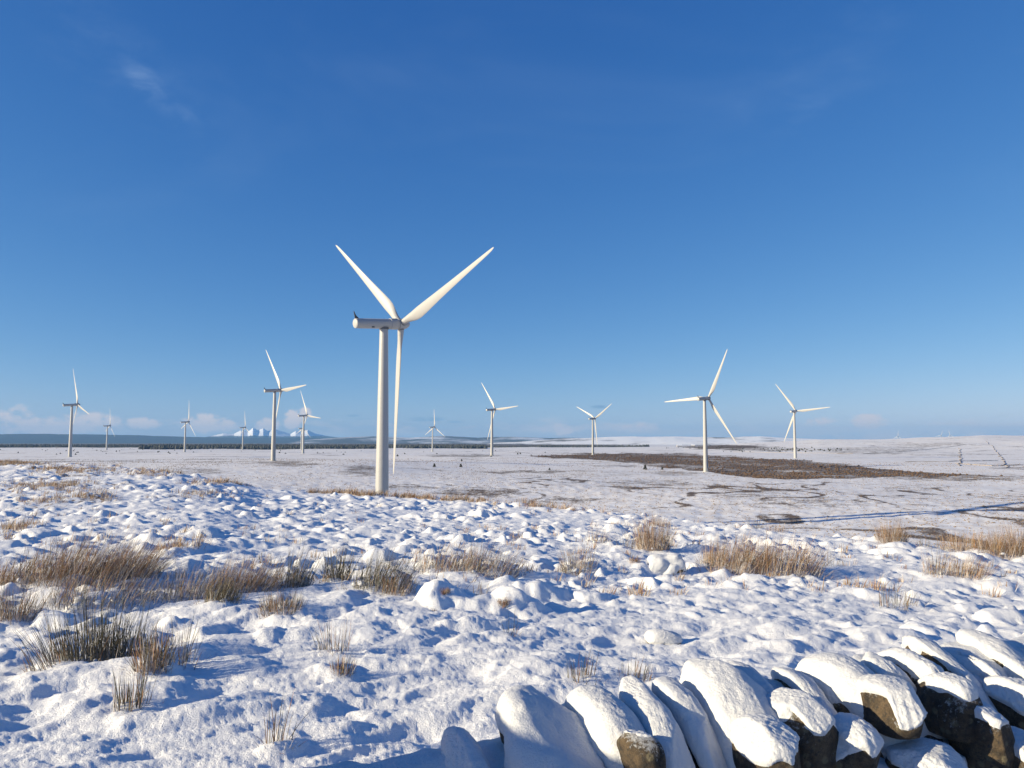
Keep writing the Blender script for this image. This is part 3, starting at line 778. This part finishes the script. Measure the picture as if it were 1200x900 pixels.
def clump(px, py, wpx, hpx, kind, n, label, lean=(.15, .05), name=None, clods=7, elong=1.0):
    x, y, z = hit(px, py)
    while math.hypot(x, y) > 70:           # stand it on the near side of the crest
        py += 1; x, y, z = hit(px, py)
    z = gz(x, y); dist = math.hypot(x, y)
    w = wpx / FPX * dist; h = hpx / FPX * dist * (1.25 if kind in ('green', 'thin') else 1.15)
    _clump_seed[0] += 1; sd_ = _clump_seed[0]
    nm = name or ('rush_clump' if kind in ('green', 'thin') else 'grass_tuft')
    t = empty(nm, (x, y, z - .02)); tag(t, label, 'rushes' if nm == 'rush_clump' else 'grass', 'rush and grass clumps in the snow')
    if kind == 'green': V, F, C = stems(int(n * 2.3), w * .36, h, lean, .45, GREEN, .10, .0038, elong, sd_)
    elif kind == 'thin': V, F, C = stems(int(n * 1.5), w * .40, h, lean, .35, GREEN[:3] + GREEN[2:4] + TAN[4:], .06, .0040, elong, sd_)
    elif kind == 'mixed': V, F, C = stems(int(n * 3), w * .44, h, lean, .6, TAN + GREEN, .32, .0033, elong, sd_, .1)
    else: V, F, C = stems(int(n * 3.8), w * .44, h, lean, .6, TAN + GREEN[3:], .24, .0033, elong, sd_, .1)
    s_ = link('stems', stem_mesh('stems', V, F, C), 'stem', t)
    # a skirt of bent, snow-laden leaves at the foot
    V, F, C = stems(max(14, int(n * .6)), w * .58, h * .55, (lean[0] * .5, lean[1] * .5), 1.5, GREEN + TAN, .5, .0042, elong, sd_ + 500, .45)
    link('bent_leaves', stem_mesh('bent_leaves', V, F, C), 'stem', t)
    if clods and kind != 'thin': tag(link('snow_lumps', snow_clods(w * .42, clods, sd_, h * .10), 'stone_snow', t), kind='stuff')
    return t
LR = (.45, .25)
clump(105, 780, 95, 70, 'green', 150, 'large dark green rush clump in the left foreground snow', (-.05, 0), clods=10)
clump(65, 792, 50, 55, 'thin', 34, 'sparse rushes fanning left of the large dark clump', (-.55, -.1))
clump(150, 775, 60, 60, 'green', 60, 'dark rushes at the right flank of the large foreground clump', (.1, 0))
clump(200, 786, 60, 66, 'thin', 40, 'slender upright rushes right of the large foreground clump', (.05, 0))
clump(178, 800, 40, 50, 'mixed', 60, 'small brown and green tuft with snow at its foot below the slender rushes', (.05, 0))
clump(152, 838, 40, 52, 'thin', 46, 'lowest of the rush tufts in the left foreground', (.05, 0))
clump(325, 890, 34, 55, 'thin', 15, 'few thin dark stems at the bottom edge, left of centre', (.15, 0), clods=3)
clump(395, 772, 30, 52, 'thin', 18, 'thin tall rush stems on the snow left of centre', (.05, 0), clods=3)
clump(380, 768, 20, 45, 'thin', 9, 'few leaning stems beside the thin tall ones', (-.35, 0), clods=2)
clump(400, 800, 26, 26, 'mixed', 34, 'short dark tuft half buried below the thin tall rushes', (.1, 0), clods=4)
clump(110, 688, 100, 62, 'tan', 230, 'large orange brown grass mass swept right in the left middle', LR, elong=1.4)
clump(65, 690, 80, 48, 'mixed', 150, 'frosted grass on the left of the large orange brown mass', LR, elong=1.3)
clump(150, 678, 60, 55, 'tan', 120, 'brown grass tips at the right end of the large orange mass', LR)
clump(120, 712, 90, 34, 'mixed', 150, 'snow laden bent grass below the large orange mass', (.5, .1), elong=1.5, clods=16)
clump(14, 728, 48, 44, 'mixed', 110, 'brown snowy tussock cut by the left edge', (.1, 0), clods=12)
clump(10, 690, 40, 40, 'tan', 80, 'orange grass at the left edge above the snowy tussock', LR)
clump(225, 700, 60, 52, 'mixed', 130, 'greenish rushes between the orange mass and the orange tipped tuft', (.4, .15), elong=1.2)
clump(285, 693, 70, 50, 'tan', 150, 'orange tipped grass tuft right of the greenish rushes', LR, elong=1.2)
clump(260, 716, 50, 26, 'green', 110, 'dark rushes sheltering under a snow hump', (.4, -.1), clods=10)
clump(345, 690, 46, 44, 'green', 90, 'dark rushes above the frosted tussock left of centre', (.3, .1))
clump(330, 724, 50, 28, 'mixed', 120, 'frosted stubby tussock with brown heart', (.05, -.1), clods=18)
clump(395, 682, 40, 46, 'green', 90, 'dark upright rushes left of the leaning rush row', (.1, 0))
clump(445, 695, 70, 52, 'green', 140, 'dark leaning rush clump left of the snowy cone mound', (.5, .1), elong=1.2)
clump(465, 700, 40, 30, 'mixed', 70, 'short brown clump at the foot of the leaning rushes', (.3, 0))
clump(520, 672, 60, 40, 'mixed', 120, 'brownish rush row in the middle of the field', LR, elong=1.3)
clump(570, 678, 70, 48, 'mixed', 140, 'grey brown rushes at the right end of the middle row', (.5, .1), elong=1.2)
clump(677, 672, 46, 36, 'mixed', 70, 'short frosted stubble tuft on a snow mound right of centre', (.05, 0), clods=14)
clump(519, 716, 15, 9, 'tan', 46, 'small brown tuft peeping from the cone shaped snow hump', (.2, -.2), clods=0)
clump(506, 722, 12, 6, 'mixed', 26, 'tiny brown tuft at the left foot of the cone shaped snow hump', (.1, -.2), clods=0)
clump(562, 714, 14, 7, 'mixed', 34, 'brown tuft at the left end of the long low snow hump', (.1, -.2), clods=0)
clump(590, 722, 16, 9, 'tan', 44, 'brown tuft in the middle of the long low snow hump', (.2, -.2), clods=0)
clump(742, 672, 13, 11, 'tan', 36, 'brown stripes of grass in the snow hump left of the boulder', (.3, -.2), clods=0)
clump(765, 648, 44, 44, 'tan', 150, 'bright orange upright tuft behind the snow capped boulder', (.05, 0))
clump(735, 645, 36, 32, 'thin', 26, 'frosted thin stems left of the bright orange tuft', (.1, 0))
clump(700, 640, 34, 24, 'mixed', 36, 'pale grass poking from a snow cone right of centre', (.3, 0), clods=14)
clump(862, 674, 66, 52, 'tan', 180, 'orange swept grass right of the snow capped boulder', LR, elong=1.2)
clump(915, 676, 76, 50, 'tan', 180, 'orange pale grass swept right, right half of the double tuft', LR, elong=1.3)
clump(835, 664, 30, 28, 'mixed', 50, 'short dark grass between the boulder and the orange swept grass', (.2, 0))
clump(975, 664, 26, 26, 'thin', 16, 'few frosted stems right of the orange double tuft', (.2, 0), clods=2)
clump(1045, 621, 32, 28, 'tan', 140, 'orange tuft standing against the valley on the right', (.05, 0))
clump(1082, 625, 18, 16, 'thin', 24, 'small dry stems right of the tuft against the valley', (.2, 0), clods=2)
clump(1140, 633, 50, 24, 'tan', 170, 'left end of the long brown grass bank at the right edge', (.2, 0), elong=1.5)
clump(1175, 640, 50, 32, 'tan', 170, 'middle of the long brown grass bank at the right edge', (.2, 0), elong=1.3)
clump(1198, 654, 40, 42, 'tan', 130, 'tall brown tuft cut by the right edge', (.15, 0))
clump(1097, 678, 28, 32, 'mixed', 46, 'thin frosted grass, left of a pair on the right slope', (.15, 0), clods=3)
clump(1135, 682, 40, 34, 'tan', 80, 'brown leaning grass, right of a pair on the right slope', (.45, .1))
clump(1045, 716, 34, 36, 'thin', 22, 'sparse stems above the wall on the right', (.1, 0), clods=2)
clump(1066, 712, 34, 24, 'thin', 18, 'sparse leaning stems right of those above the wall', (.5, 0), clods=2)
clump(598, 752, 16, 40, 'thin', 7, 'pair of thin stalks alone in the snow at the centre', (0, 0), clods=1)
clump(682, 806, 40, 34, 'thin', 26, 'dry stems just behind the wall, left one of two sparse tufts there', (.1, 0), clods=2)
clump(742, 800, 44, 30, 'thin', 30, 'dry stems just behind the wall, right one of two sparse tufts there', (.15, 0), clods=2)
clump(770, 618, 26, 16, 'tan', 50, 'small tan tuft on the crest behind the bright orange tuft', (.1, 0), clods=4)
clump(885, 618, 22, 14, 'thin', 30, 'small dry tuft on the crest left of the tuft against the valley', (.1, 0), clods=3)
clump(910, 613, 26, 10, 'tan', 44, 'low tan grass on the crest above the orange double tuft', (.2, 0), clods=2)

# grass along the crest and on the left rise: too many blades and tufts to count
def grass_field(name, spots, label, hs=1.0):
    V = []; F = []; C = []
    for (px, py, wpx, hpx, n) in spots:
        for _ in range(n):
            qx = random.gauss(px, wpx * .45); qy = py + random.gauss(0, hpx * .25)
            qy = max(qy, float(np.interp(qx, CR_PX, CR_Y)) + 1.0)
            x, y, z = hit(qx, qy); d = math.hypot(x, y)
            for _k in range(3):           # keep to the near side of the crest
                if d < 90: break
                qy += 1; x, y, z = hit(qx, qy); d = math.hypot(x, y)
            if d > 90: continue
            z = gz(x, y)
            v, f, c = stems(random.randint(7, 13), random.uniform(.06, .16), random.uniform(.16, .34) * hs, (.25, .08), .7, TAN[:4] + [(.5, .4, .26)], .25, .006 + d * .00010, 1.3, random.randint(0, 10 ** 6), .2)
            k = len(V); V += [(a + x, b_ + y, c_ + z) for a, b_, c_ in v]; F += [tuple(k + j for j in q) for q in f]; C += c
    tag(link(name, stem_mesh(name, V, F, C), 'stem'), label, kind='stuff')
grass_field('moor_grass', [(15, 543, 30, 4, 130), (20, 545, 40, 6, 120), (90, 552, 60, 10, 170), (60, 572, 70, 14, 120), (150, 545, 40, 6, 30), (185, 556, 40, 8, 110), (260, 566, 50, 8, 90), (110, 585, 60, 10, 40), (40, 590, 60, 8, 30), (240, 582, 50, 8, 34), (20, 620, 30, 8, 24), (210, 645, 26, 8, 20)], 'tan moor grass poking through snow on the left rise', 1.35)
grass_field('moor_grass', [(420, 575.5, 34, 2, 90), (480, 581, 30, 2, 80), (520, 584, 40, 3, 50), (640, 593, 60, 3, 50), (380, 574, 40, 2, 44), (560, 587, 40, 3, 30)], 'tan moor grass along the crest below the nearest turbine', 1.7)
sp = []
for _ in range(240):
    sp.append((random.uniform(0, 1200), random.uniform(590, 700), 4, 3, random.choice((1, 1, 2))))
grass_field('moor_grass', sp, 'stray grass blades poking from the snow hummocks')

# ------------------------------------------------------------------ stones
bm0 = bmesh.new(); bmesh.ops.create_icosphere(bm0, subdivisions=6, radius=1)
ICO5 = (np.array([v.co[:] for v in bm0.verts]), np.array([[v.index for v in f.verts] for f in bm0.faces])); bm0.free()
bm0 = bmesh.new(); bmesh.ops.create_icosphere(bm0, subdivisions=4, radius=1)
ICO4 = (np.array([v.co[:] for v in bm0.verts]), np.array([[v.index for v in f.verts] for f in bm0.faces])); bm0.free()
def normals(V, F):
    n = np.cross(V[F[:, 1]] - V[F[:, 0]], V[F[:, 2]] - V[F[:, 0]]); o = np.zeros_like(V)
    for k in range(3): np.add.at(o, F[:, k], n)
    return o / (np.linalg.norm(o, axis=1)[:, None] + 1e-12)
def n3(p, s, seed):
    return (perlin(p[:, 0] * s + seed, p[:, 1] * s + p[:, 2] * s * .7) + perlin(p[:, 1] * s + seed * 1.7 + 31, p[:, 2] * s - p[:, 0] * s * .6)) * .6
def stone(name, parent, Mw, dims, seed, cover, thick, front=0.0, lean=0.0, hi=True, pw=3.2, snowname='snow_cap', material='wall_stone', lump=0.0, holes=.20):
    """a rough block with its own blanket of snow; Mw: 4x4 local->parent, dims along wall, across, up"""
    D_, F_ = ICO5 if hi else ICO4
    q = np.random.default_rng(seed)
    p = D_ / (np.sum(np.abs(D_) ** pw, axis=1) ** (1 / pw))[:, None]
    for _ in range(7):                     # knock flat facets off the block
        nn = q.normal(size=3); nn /= np.linalg.norm(nn); h = q.uniform(.78, 1.05)
        d = p @ nn - h; p = p - np.clip(d, 0, None)[:, None] * nn * .85
    p = p * np.array(dims) / 2
    p[:, 0] += -lean * p[:, 2]
    p[:, 2] -= front * np.clip(p[:, 1] / dims[1] + .5, 0, 1) ** 2 * dims[2]
    nl = normals(p, F_)
    if lump: p = p * (1 + lump * n3(p, 4.5, seed + 8))[:, None]; nl = normals(p, F_)
    p = p + nl * (.055 * min(dims) * n3(p, 7, seed)[:, None] + .009 * min(dims) * n3(p, 26, seed)[:, None] * (pw > 2.5))
    M = np.array(Mw); rot = M[:3, :3]
    pw_ = p @ rot.T
    nw = normals(pw_, F_)
    m_ = sstep(cover - .16, cover + .20, nw[:, 2] + holes * n3(p, 9, seed + 5) + .08 * n3(p, 30, seed + 9))
    grow = thick * (.55 + .45 * sstep(.2, .9, nw[:, 2])) * (1 + .55 * n3(p, 5, seed + 3))
    fluff = .0025 * n3(p, 55, seed + 1) + .0025 * n3(p, 110, seed + 2)
    up = rot.T @ np.array((0, 0, 1.0))
    dirn = nl * .6 + up * .4
    sp_ = p + dirn * (-.007 + (m_ ** .6) * (grow + .007))[:, None] + nl * (fluff * (m_ > .2))[:, None]
    so = link(name, mesh_np(name, p, F_), material, parent); so.matrix_local = Mw
    keep = (m_[F_] > .01).any(axis=1)
    if keep.any():
        ff = F_[keep]; used = np.unique(ff); rm = np.full(len(p), -1); rm[used] = np.arange(len(used))
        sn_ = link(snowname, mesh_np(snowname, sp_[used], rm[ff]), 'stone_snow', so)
    return so

WALL_RZ = math.atan2(WALL_D[1], WALL_D[0])
wall = empty('dry_stone_wall', (WALL_P[0], WALL_P[1], 0), WALL_RZ)
tag(wall, 'snow covered dry stone wall in the right foreground with leaning cope stones', 'wall')
WM = Matrix.Translation((WALL_P[0], WALL_P[1], 0)) @ Matrix.Rotation(WALL_RZ, 4, 'Z')
WI = WM.inverted()
def wall_pt(px, py, off=0.0):
    """point on the upright plane through the wall line (moved 'off' metres to the camera), in wall coordinates"""
    d = pray(px, py); n = Vector((WALL_N[0], WALL_N[1], 0)); p0 = Vector((WALL_P[0], WALL_P[1], 0)) + n * off
    t = (p0 - Vector((0, 0, CZ))).dot(n) / d.dot(n)
    return WI @ (Vector((0, 0, CZ)) + d * t)
# local axes of the wall: +x along it (to the right), -y towards the camera, z up
def cope(px, py, w, length, h, seed, cover, thick, front=.55, lean=.25, yaw=0, off=0.0, hi=True, pos=None, name='cope_stone'):
    q = wall_pt(px, py, off) if pos is None else Vector(pos)
    # block axes: x along the wall, y -> towards the camera after the half turn, z up
    Mw = Matrix.Translation((q.x + lean * h * .5, q.y - length * .10, q.z - h / 2 - thick * .75)) @ Matrix.Rotation(math.pi + R(yaw), 4, 'Z')
    return stone(name, wall, Mw, (w, length, h), seed, cover, thick * .75, front, -lean, hi, 2.9, lump=.16, holes=.34)
# px,py of the crown of each cope, width, length, height, seed, snow cover (lower = more), snow depth
COPES = [(470, 905, .26, .46, .28, 2, -.35, .05, .6, .05, -3), (546, 858, .13, .40, .30, 3, -.25, .045, .6, .20, 8),
         (632, 810, .33, .50, .38, 4, -.30, .05, .60, .35, -6), (706, 806, .17, .44, .34, 5, -.35, .05, .5, .10, 10), (752, 800, .13, .50, .34, 19, -.40, .05, .55, .25, -4), (797, 797, .15, .46, .38, 6, -.2, .05, .6, .40, 4),
         (844, 770, .27, .56, .44, 7, -.22, .055, .65, .30, -9), (893, 784, .11, .48, .40, 8, .0, .045, .6, .15, 6), (934, 777, .12, .56, .36, 9, .12, .04, .65, .48, -5),
         (985, 766, .22, .46, .32, 10, .12, .055, .5, .10, 8), (1030, 757, .17, .42, .36, 11, .25, .05, .55, .45, -8), (1064, 758, .09, .38, .26, 12, .1, .04, .4, .0, 12),
         (1096, 748, .18, .52, .42, 13, .25, .04, .65, .42, -3), (1133, 757, .09, .40, .30, 14, .3, .04, .5, .15, 10), (1168, 746, .20, .48, .40, 15, .25, .045, .6, .50, -8),
         (1205, 754, .10, .40, .3, 18, .3, .04, .5, .1, 6), (1240, 740, .22, .50, .40, 16, .15, .05, .6, .30, -4)]
for i_, c in enumerate(COPES): cope(c[0], c[1], c[2] * .98, c[3] * (.9 + .2 * ((i_ * 7) % 5) / 4), c[4], c[5], c[6] + (.16 if i_ > 1 else 0), c[7], c[8], c[9], c[10])
qr = random.Random(4)
x0 = wall_pt(1240, 740).x + .25
for i in range(9): cope(0, 0, qr.uniform(.15, .26), qr.uniform(.36, .54), qr.uniform(.28, .42), 40 + i, qr.uniform(.0, .3), .045, .6, qr.uniform(.0, .4), qr.uniform(-12, 12), hi=False, pos=(x0 + i * .24, 0, 1.40 + qr.uniform(-.03, .03)))
x0 = wall_pt(470, 905).x - .27
for i in range(8): cope(0, 0, qr.uniform(.18, .28), qr.uniform(.36, .5), qr.uniform(.28, .38), 60 + i, -.1, .045, .6, .2, qr.uniform(-6, 6), hi=False, pos=(x0 - i * .27, 0, 1.12 - .01 * i + qr.uniform(-.03, .03)))
qp = random.Random(21)
for lv in range(6):  # unseen pier left of the view, added to throw shade along the copes
    for k in range(2):
        Mp = Matrix.Translation((-2.75 + qp.uniform(-.03, .03), -.62 + .62 * k + (.12 if lv % 2 else -.04), .72 + lv * .229)) @ Matrix.Rotation(R(qp.uniform(-6, 6)), 4, 'Z')
        stone('shade_pier_stone', wall, Mp, (.62, .64, .24), 400 + lv * 2 + k, .45 if lv < 5 else .1, .02 if lv < 5 else .05, 0, 0, False, 5.0)
qw = random.Random(31)
for i in range(15):                      # small wedge stones jammed between the copes
    u = wall_pt(560, 840).x + i * .145 + qw.uniform(-.05, .05)
    Mq = Matrix.Translation((u, -.14 - qw.uniform(0, .14), 1.00 + .06 * u + qw.uniform(-.05, .05))) @ Matrix.Rotation(R(qw.uniform(0, 360)), 4, 'Z') @ Matrix.Rotation(R(qw.uniform(-30, 30)), 4, 'Y')
    stone('wedge_stone', wall, Mq, (qw.uniform(.08, .15), qw.uniform(.10, .2), qw.uniform(.09, .16)), 500 + i, .45, .025, 0, 0, False, 3.4, holes=.4)
# stones of the wall face below the copes, looking out of the drift
def face(px, py, w, length, h, seed, cover, thick, off, yaw=0, tip=0):
    q = wall_pt(px, py, off)
    Mw = Matrix.Translation((q.x, q.y, q.z)) @ Matrix.Rotation(math.pi + R(yaw), 4, 'Z') @ Matrix.Rotation(R(tip), 4, 'Y')
    return stone('wall_stone', wall, Mw, (w * .88, length * .9, h * .92), seed, cover + .08, thick * .65, .1, .1, True, 2.8)
face(1152, 866, .16, .24, .24, 101, .62, .03, .30, 10, 8)
face(1042, 830, .20, .30, .16, 102, .45, .04, .22, -8, -6)
face(1112, 830, .17, .26, .22, 103, .60, .03, .20, 5, 4)
face(1192, 830, .16, .26, .18, 104, .35, .04, .22, 8, -5)
face(935, 856, .22, .30, .22, 105, .50, .03, .18, 6, 8)
face(992, 880, .20, .28, .20, 106, .30, .03, .25, -6, -4)
face(750, 884, .11, .20, .14, 107, .85, .012, .24, 6, 8)
face(900, 884, .18, .26, .18, 108, .15, .035, .28, 0, 4)
face(1085, 899, .26, .24, .10, 109, .55, .035, .34, 4, 0)
face(1190, 890, .18, .26, .16, 110, .40, .035, .34, 4, 0)
qh = random.Random(9)
for i in range(34):                      # dark hearting that shows in the cracks between the copes
    u = -1.3 + i * .15 + qh.uniform(-.03, .03); zt = float(np.interp(u, [-3.3, -.4, .2, 1.0, 2.2, 5.2], [.78, .86, .90, .92, .95, .98]))
    Mh = Matrix.Translation((u, -.12 + qh.uniform(-.05, .05), zt - .02 + qh.uniform(-.02, .03))) @ Matrix.Rotation(math.pi + R(qh.uniform(-20, 20)), 4, 'Z')
    stone('hearting_stone', wall, Mh, (qh.uniform(.16, .22), qh.uniform(.30, .42), qh.uniform(.14, .2)), 300 + i, .80, .015, .1, 0, False, 3.0)
# snow lying between and in front of the stones, and the rubble heart it lies on
nu, nv = 560, 150
uu = np.linspace(-3.3, 5.2, nu); vv = np.linspace(-1.0, .95, nv)          # vv: + towards the camera
U, Vv = np.meshgrid(uu, vv, indexing='ij')
topz = np.interp(uu, [-3.3, -.4, .2, 1.0, 2.2, 5.2], [.74, .84, .90, .93, .97, 1.0])[:, None]
prof = np.interp(vv, [-1.0, -.75, -.5, -.32, -.16, -.04, .06, .15, .24, .34, .55, .75, .95], [-1.12, -.62, -.08, .27, .38, .38, .34, .24, .06, -.09, -.28, -.44, -.52])[None, :]
prof = prof + .05 * np.interp(vv, [-.5, -.25, 0], [0, 1, 0])[None, :] * perlin(U * 2.3, Vv * 0)
zb = topz + prof + .035 * fbm(U * 3, Vv * 3, 3) + .05 * perlin(U * 1.9 + 3, Vv * 2.2) * sstep(.1, .35, Vv) + .004 * perlin(U * 40, Vv * 40)
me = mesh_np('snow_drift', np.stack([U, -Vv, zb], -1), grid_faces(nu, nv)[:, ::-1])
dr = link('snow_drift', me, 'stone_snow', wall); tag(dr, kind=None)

# ------------------------------------------------------------------ boulders and snowed-in tussocks lying in the field
plain('tussock_grass', (.10, .062, .030), .9, 30, (.26, .16, .075), .02)
def boulder(px, py, w, dpt, h, seed, cover, lab, tussock=False):
    x, y, z = hit(px, py); z = float(base(x, y))
    nm = 'tussock' if tussock else 'boulder'
    t = empty(nm, (x, y, z)); tag(t, lab, nm, 'snowed-in tussocks in the field' if tussock else 'boulders in the snow field')
    stone('grass_heart' if tussock else 'rock', t, Matrix.Translation((0, 0, h * .22)) @ Matrix.Rotation(R(seed * 37 % 50 - 25), 4, 'Z'), (w, dpt, h), seed, cover, .05, 0, .1, True, 2.2, 'snow_cap',
          'tussock_grass' if tussock else 'wall_stone', .30, .75 if tussock else .3)
    return x, y
boulder(782, 674, .74, .55, .48, 201, -.30, 'rounded boulder under thick snow, its brown foot showing, right of centre')
boulder(776, 754, .40, .28, .16, 205, .0, 'small half buried stone with mossy edge right of centre')

# ------------------------------------------------------------------ air
HV = 33000.0
V = []; F = []; box(V, F, (0, 0, 0), (2, 2, 2)); V = [(x * HV, y * HV, (-45 if z < 0 else 640)) for x, y, z in V]
hme = pydata('haze', V, F, False)
m = bpy.data.materials.new('air'); m.use_nodes = True; nt = m.node_tree; nt.nodes.clear()
pv = N('ShaderNodeVolumePrincipled'); pv.inputs['Color'].default_value = (.26, .56, 1.0, 1); pv.inputs['Density'].default_value = 3.3e-5; pv.inputs['Anisotropy'].default_value = 0.0
o = N('ShaderNodeOutputMaterial'); L(pv.outputs[0], o.inputs['Volume'])
hme.materials.append(m)
tag(link('haze', hme), 'thin blue winter haze over the plain', kind='stuff')
